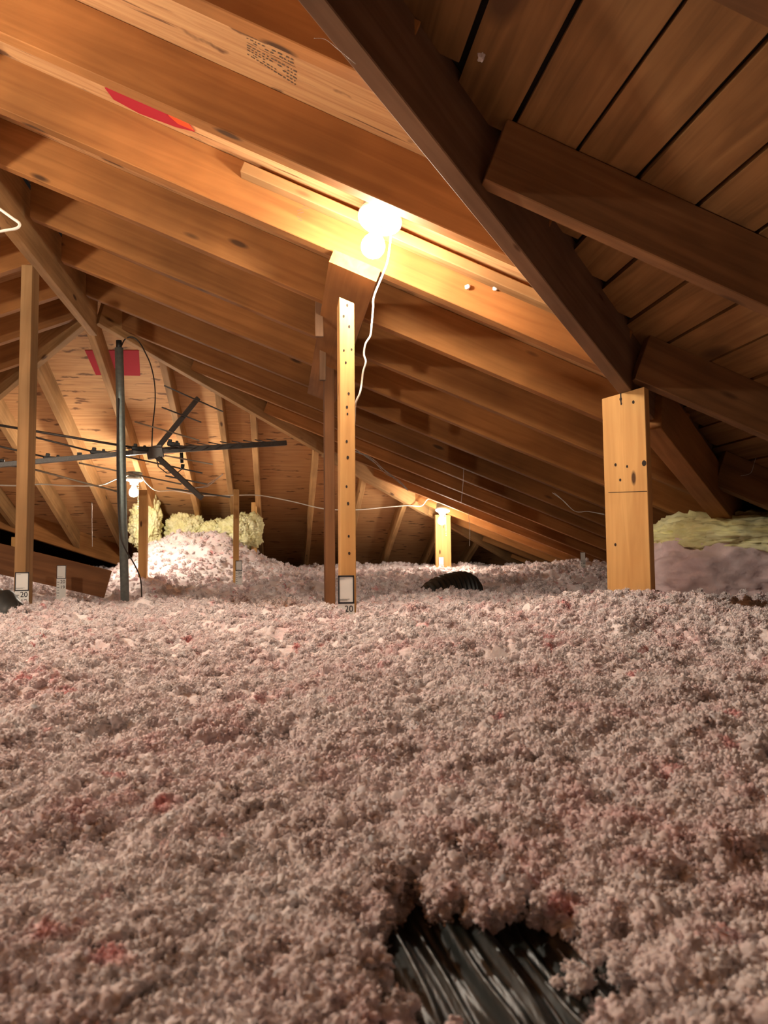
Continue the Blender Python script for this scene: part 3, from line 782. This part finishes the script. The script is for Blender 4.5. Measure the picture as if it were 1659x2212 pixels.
# tufts: fluffy crumpled clumps with loose fibres, instanced over the surface
def ico(sub):
    bm = bmesh.new(); bmesh.ops.create_icosphere(bm, subdivisions=sub, radius=1); bm.verts.ensure_lookup_table()
    v = np.array([x.co[:] for x in bm.verts]); f = np.array([[w.index for w in g.verts] for g in bm.faces]); bm.free(); return v, f
rng = np.random.default_rng(5)
tuft_col = bpy.data.collections.new('tuft_kinds')
NV = 14
for k in range(NV):
    vs_, fs_, nb_ = [], [], 0
    v, f = ico(3); o3 = rng.random(3)*50
    a = vn3(v[:, 0]*1.5+o3[0], v[:, 1]*1.5+o3[1], v[:, 2]*1.5+o3[2], k)
    b = vn3(v[:, 0]*3.5+o3[0], v[:, 1]*3.5+o3[1], v[:, 2]*3.5+o3[2], k+40)
    c = vn3(v[:, 0]*9+o3[0], v[:, 1]*9+o3[1], v[:, 2]*9+o3[2], k+70)
    core = v*(.30+a*.55+(b-.5)*.6+(c-.5)*.4)[:, None]
    vs_.append(core); fs_.append(f); nb_ += len(core)
    v1, f1 = ico(2)
    for j in range(46):                       # little curls budding off the core
        d = rng.normal(size=3); d[2] = abs(d[2])*.7; d /= np.linalg.norm(d)
        r = .045+rng.random()*.11; st = .5+rng.random(3)*1.1
        q = v1*st*r*(.4+1.2*vn3(v1[:, 0]*2.2+j, v1[:, 1]*2.2, v1[:, 2]*2.2, j))[:, None] + d*(.45+.5*rng.random())
        vs_.append(q); fs_.append(f1+nb_); nb_ += len(q)
    n = 110
    d = rng.normal(size=(n, 3)); d[:, 2] = np.abs(d[:, 2])*.9-.1; d /= np.linalg.norm(d, axis=1)[:, None]
    P0 = d*(.35+.5*rng.random((n, 1))); dd = d*.6+rng.normal(size=(n, 3))*.7; dd /= np.linalg.norm(dd, axis=1)[:, None]
    bend = rng.normal(size=(n, 3)); side = np.cross(dd, rng.normal(size=(n, 3))); side /= np.linalg.norm(side, axis=1)[:, None]
    ll = .15+.35*rng.random((n, 1)); ww = .007+.006*rng.random((n, 1)); pts = []
    for q in range(4):
        t = q/3; cc = P0+dd*ll*t+bend*ll*t*t*.5; wk = ww*(1-.5*t); pts += [cc-side*wk, cc+side*wk]
    out = np.stack(pts, 1).reshape(-1, 3)
    tri = np.array([[0, 1, 3], [0, 3, 2], [2, 3, 5], [2, 5, 4], [4, 5, 7], [4, 7, 6]])
    vs_.append(out); fs_.append((tri[None]+(np.arange(n)*8)[:, None, None]).reshape(-1, 3)+nb_)
    V = np.concatenate(vs_); F = np.concatenate(fs_)
    me = bpy.data.meshes.new('tuft_kind'); me.vertices.add(len(V)); me.vertices.foreach_set('co', V.astype(np.float32).ravel())
    me.loops.add(F.size); me.loops.foreach_set('vertex_index', F.astype(np.int32).ravel())
    me.polygons.add(len(F)); me.polygons.foreach_set('loop_start', np.arange(0, F.size, 3, dtype=np.int32)); me.update(calc_edges=True)
    me.polygons.foreach_set('use_smooth', np.ones(len(F), bool)); me.materials.append(MAT['pink_tuft'])
    ob = bpy.data.objects.new('tuft_kind', me); tuft_col.objects.link(ob)
PT, SC, RT, IX = [], [], [], []
def tufts(n, x0, x1, y0, y1, r0, r1, thin=.25, pw=2):
    X = rng.uniform(x0, x1, n); Y = rng.uniform(y0, y1, n)
    keep = (vn(X*11, Y*11, 61)*.7+vn(X*31, Y*31, 62)*.3 > thin*.35)
    keep &= ~((hole_r(X, Y) < 1.0) & (rng.random(n) < .95))
    X, Y = X[keep], Y[keep]; n = len(X)
    Z = base_h(X, Y)+detail(X, Y); sc = r0+(r1-r0)*rng.random(n)**pw
    PT.append(np.stack([X, Y, Z+sc*.15], -1)); SC.append(sc)
    RT.append(np.stack([rng.normal(size=n)*.5, rng.normal(size=n)*.5, rng.random(n)*6.283], -1)); IX.append(rng.integers(0, NV, n))
tufts(TN[0], -.45, .6, .14, .60, .0035, .016, .30)
n_ = 9000; X = HOLE[0]+.26*(rng.random(n_)-.5); Y = HOLE[1]+.30*(rng.random(n_)-.5); hr_ = hole_r(X, Y); k_ = (hr_ > .86) & (hr_ < 1.10)
X, Y = X[k_][:900], Y[k_][:900]; n_ = len(X)                                                    # wool lining the rim of the opening
PT.append(np.stack([X, Y, base_h(X, Y, 0.0)-.012-.026*rng.random(n_)], -1)); SC.append(.005+.006*rng.random(n_))
RT.append(rng.normal(size=(n_, 3))); IX.append(rng.integers(0, NV, n_))
n_ = 34; X = HOLE[0]+.018+rng.normal(size=n_)*.012; Y = HOLE[1]+.03+.06*rng.random(n_)       # tongue of wool hanging over the opening
PT.append(np.stack([X, Y, base_h(X, Y, 0.0)-.018+.012*rng.random(n_)], -1)); SC.append(.005+.008*rng.random(n_))
RT.append(rng.normal(size=(n_, 3))); IX.append(rng.integers(0, NV, n_))
tufts(TN[1], -.6, .85, .58, 1.15, .004, .018, .32)
tufts(TN[2], -.9, 1.55, 1.1, 2.15, .005, .015, .32)
tufts(TN[3], -1.5, 2.2, 2.1, 3.6, .007, .018, .33)
tufts(TN[4], -2.4, 2.9, 3.6, 7.4, .010, .026, .33)
ins = from_np('loose_fill_insulation', np.concatenate(VV), np.concatenate(FF), MAT['pink_wool'])
tag(ins, 'deep pink blown-in loose insulation covering the whole attic floor', 'insulation', kind='stuff')
me = bpy.data.meshes.new('loose_fill_tufts'); pts = np.concatenate(PT).astype(np.float32)
me.vertices.add(len(pts)); me.vertices.foreach_set('co', pts.ravel())
at = me.attributes.new('sc', 'FLOAT', 'POINT'); at.data.foreach_set('value', np.concatenate(SC).astype(np.float32))
at = me.attributes.new('rt', 'FLOAT_VECTOR', 'POINT'); at.data.foreach_set('vector', np.concatenate(RT).astype(np.float32).ravel())
at = me.attributes.new('ix', 'INT', 'POINT'); at.data.foreach_set('value', np.concatenate(IX).astype(np.int32))
tf = link('loose_fill_tufts', me, MAT['pink_tuft'], ins)
ng = bpy.data.node_groups.new('scatter', 'GeometryNodeTree')
ng.interface.new_socket('Geometry', in_out='INPUT', socket_type='NodeSocketGeometry'); ng.interface.new_socket('Geometry', in_out='OUTPUT', socket_type='NodeSocketGeometry')
gi, go = ng.nodes.new('NodeGroupInput'), ng.nodes.new('NodeGroupOutput')
ci = ng.nodes.new('GeometryNodeCollectionInfo'); ci.inputs['Collection'].default_value = tuft_col; ci.inputs['Separate Children'].default_value = True; ci.inputs['Reset Children'].default_value = True
ip = ng.nodes.new('GeometryNodeInstanceOnPoints'); ip.inputs['Pick Instance'].default_value = True
def nattr(nm, ty):
    n_ = ng.nodes.new('GeometryNodeInputNamedAttribute'); n_.data_type = ty; n_.inputs['Name'].default_value = nm; return n_.outputs['Attribute']
e2r = ng.nodes.new('FunctionNodeEulerToRotation')
ng.links.new(gi.outputs[0], ip.inputs['Points']); ng.links.new(ci.outputs[0], ip.inputs['Instance'])
ng.links.new(nattr('ix', 'INT'), ip.inputs['Instance Index']); ng.links.new(nattr('sc', 'FLOAT'), ip.inputs['Scale'])
ng.links.new(nattr('rt', 'FLOAT_VECTOR'), e2r.inputs[0]); ng.links.new(e2r.outputs[0], ip.inputs['Rotation'])
ng.links.new(ip.outputs[0], go.inputs[0])
md = tf.modifiers.new('scatter', 'NODES'); md.node_group = ng
tag(tf, kind='stuff')
del VV, FF

# black plastic in the opening
bm = bmesh.new(); n = 110
g = [[None]*n for _ in range(n)]
for i in range(n):
    for j in range(n):
        x = HOLE[0]+(i/(n-1)-.5)*.20; y = HOLE[1]+(j/(n-1)-.5)*.24 - .02
        z = float(base_h(np.array([x]), np.array([y]), 0.0)[0]) - .032 + .004*math.sin(x*120+math.sin(y*25)*1.5) + .0025*math.sin(x*330+y*30) + .0015*math.sin(x*700+y*90)
        z -= .05*max(0, float(hole_r(np.array([x]), np.array([y]))[0])-1.1)
        g[i][j] = bm.verts.new((x, y, z))
for i in range(n-1):
    for j in range(n-1): bm.faces.new((g[i][j], g[i+1][j], g[i+1][j+1], g[i][j+1]))
o = from_bm('black_plastic_sheet', bm, MAT['black_sheet'], smooth=True)
so = o.modifiers.new('t', 'SOLIDIFY'); so.thickness = .001
tag(o, 'crinkled black plastic sheet showing through a hole in the insulation, bottom right', 'plastic sheet')

# black ducts poking out
def hump(name, c, rx, ry, rz, label, ribs=14, yaw=0):
    bm = bmesh.new(); nu, nv = 90, 20; rows = []
    for i in range(nu+1):
        t = -1+2*i/nu; x = t*rx; e = math.sqrt(max(0, 1-abs(t)**2.6)); rb = 1+.05*math.sin(t*ribs*math.pi)
        rows.append([bm.verts.new((x, ry*e*rb*math.cos(math.pi*k/nv), rz*e*rb*math.sin(math.pi*k/nv)+.02*math.sin(t*2))) for k in range(nv+1)])
    for i in range(nu):
        for k in range(nv): bm.faces.new((rows[i][k], rows[i+1][k], rows[i+1][k+1], rows[i][k+1]))
    bmesh.ops.remove_doubles(bm, verts=bm.verts, dist=.0005); bmesh.ops.recalc_face_normals(bm, faces=bm.faces)
    o = from_bm(name, bm, MAT['black_plastic'], smooth=True); o.location = c; o.rotation_euler = (0, 0, yaw)
    return tag(o, label, 'duct')
pp = P(972, 1278, 4.05); hump('flexible_duct', (pp.x, 4.05, -.185), .19, .13, .125, 'black ribbed flexible duct humping out before the right-hand far lamp', yaw=.25)
pp = P(-52, 1335, 2.55); hump('flexible_duct', (pp.x, 2.55, -.20), .16, .10, .125, 'black hump at the left picture edge in front of the left post', yaw=-.2, ribs=7)

# ------------------------------------------------------------------ batts
def lump(name, c, r, pw, amp, fr, mat, label, cat, seed=0, sub=5, yaw=0, group=None):
    v, f = ico(sub)
    q = v.copy(); e = 2/pw
    m = (np.abs(q)**pw).sum(1)**(1/pw); q = q/m[:, None]
    n1 = vn3(v[:, 0]*fr+seed, v[:, 1]*fr+7, v[:, 2]*fr+3, seed)-.5
    n2 = vn3(v[:, 0]*fr*2.7+seed, v[:, 1]*fr*2.7, v[:, 2]*fr*2.7, seed+1)-.5
    n3 = vn3(v[:, 0]*fr*8, v[:, 1]*fr*8, v[:, 2]*fr*8+seed, seed+2)-.5
    n4 = vn3(v[:, 0]*fr*20, v[:, 1]*fr*20, v[:, 2]*fr*20+seed, seed+3)-.5
    q = q*np.array(r)[None] + v*(amp*(n1*1.1+n2*.75+n3*.5+n4*.32))[:, None]
    o = from_np(name, q, f, MAT[mat]); o.location = c; o.rotation_euler = (0, 0, yaw)
    return tag(o, label, cat, group)
lump('pink_batt', (2.03, 3.08, -.105), (.53, .36, .235), 4, .045, 4, 'pink_batt', 'large block of dusty pink batt insulation right of the thick post', 'insulation batt', 3, 6)
lump('yellow_batt', (2.10, 3.05, .095), (.54, .37, .105), 2.8, .050, 4, 'yellow_wool', 'yellow wool layer lying on top of the pink batt block at right', 'insulation batt', 8, 6)
yb = [((405, 1152), 6.35, (.17, .16, .15), 4, 'yellow batt left in the heap, just right of the far lit post'), ((468, 1160), 6.25, (.15, .14, .13), 9, 'yellow batt in the middle of the heap, dented'),
      ((520, 1150), 6.15, (.17, .15, .15), 12, 'yellow batt at the right of the heap behind the short stake'), ((318, 1135), 6.2, (.11, .12, .24), 15, 'narrow upright yellow batt behind the far lit post')]
for (uv, y, r, sd, lb) in yb:
    lump('yellow_batt', P(uv[0], uv[1], y), r, 2.3, .055, 2.6, 'yellow_wool', lb, 'insulation batt', sd, 6, group='yellow batts on the heap')
# tufts stuck on timber
for k, (u, v, y, r, lb) in enumerate([(1010, 620, 2.22*S-.004, 6, 'left'), (1070, 622, 2.22*S-.004, 6, 'middle'), (1165, 632, 2.22*S-.004, 6, 'right')]):
    lump('wool_tuft', P(u, v, y), (r*px1*y,)*3, 2, .004, 2, 'white_tuft', lb+' pink tuft stuck to the rafter face right of the near lamp', 'tuft', k, 3)
lump('wool_tuft', deckpt(1040, 122, -.004), (.006, .006, .009), 2, .005, 2, 'white_tuft', 'white tuft stuck to the roof planks at top right', 'tuft', 9, 3)
lump('wool_tuft', P(1117, 520, 1.60), (.004, .004, .006), 2, .003, 2, 'white_tuft', 'white tuft on the underside of the diagonal beam', 'tuft', 10, 3)
# cobwebs
def web(pts, label, seed=0, r=.0012, n=3):
    rr = random.Random(seed); bm_all = []
    V, F, off = [], [], 0
    root = None
    for k in range(n):
        jit = [(u+rr.uniform(-3, 3), v+rr.uniform(-3, 3), y) for (u, v, y) in pts]
        o = tube('cobweb', [P(*p) for p in jit], lambda t: r*(.6+.8*rr.random()), MAT['web'], smooth_path=True, segs=4)
        if root is None: root = o
        else:
            o.name = 'web_strand'; o.parent = root
    tag(root, label, 'cobweb'); return root
web([(766, 972, 3.4), (800, 990, 3.6), (835, 1020, 3.8), (860, 1040, 4.0), (882, 1058, 4.1)], 'dusty cobweb strand slanting right of the middle post', 1, .0020)
web([(1195, 1062, 3.6), (1215, 1080, 3.6), (1240, 1103, 3.6), (1270, 1106, 3.6), (1305, 1110, 3.6)], 'forked cobweb between low rafters left of the thick post', 2, .0012, 2)
web([(398, 1055, 4.6), (440, 1050, 4.6), (460, 1040, 4.6), (480, 1025, 4.6)], 'cobweb beside the lower reflector arm of the antenna', 3, .0012, 3)
web([(1602, 1030, 2.6), (1622, 1024, 2.6), (1632, 1000, 2.6), (1634, 975, 2.6)], 'hanging cobweb thread at the right edge above the batt block', 4, .0008, 1)
web([(198, 1085, 5.0), (197, 1130, 5.0), (198, 1178, 5.0)], 'thin hanging web thread left of the mast', 5, .0016, 1)
web([(1000, 1010, 4.3), (1000, 1050, 4.3), (999, 1085, 4.3)], 'hanging dust thread above the right-hand far lamp', 6, .0012, 1)
web([(1013, 1110, 5.2), (1014, 1150, 5.2), (1014, 1180, 5.2)], 'hanging beaded dust thread right of the right-hand far lamp', 7, .0015, 1)
web([(680, 80, 1.15), (705, 84, 1.15), (735, 110, 1.15), (765, 140, 1.15)], 'white hair-thin web on the diagonal beam near the picture top', 8, .0005, 1)
bpy.context.view_layer.update()
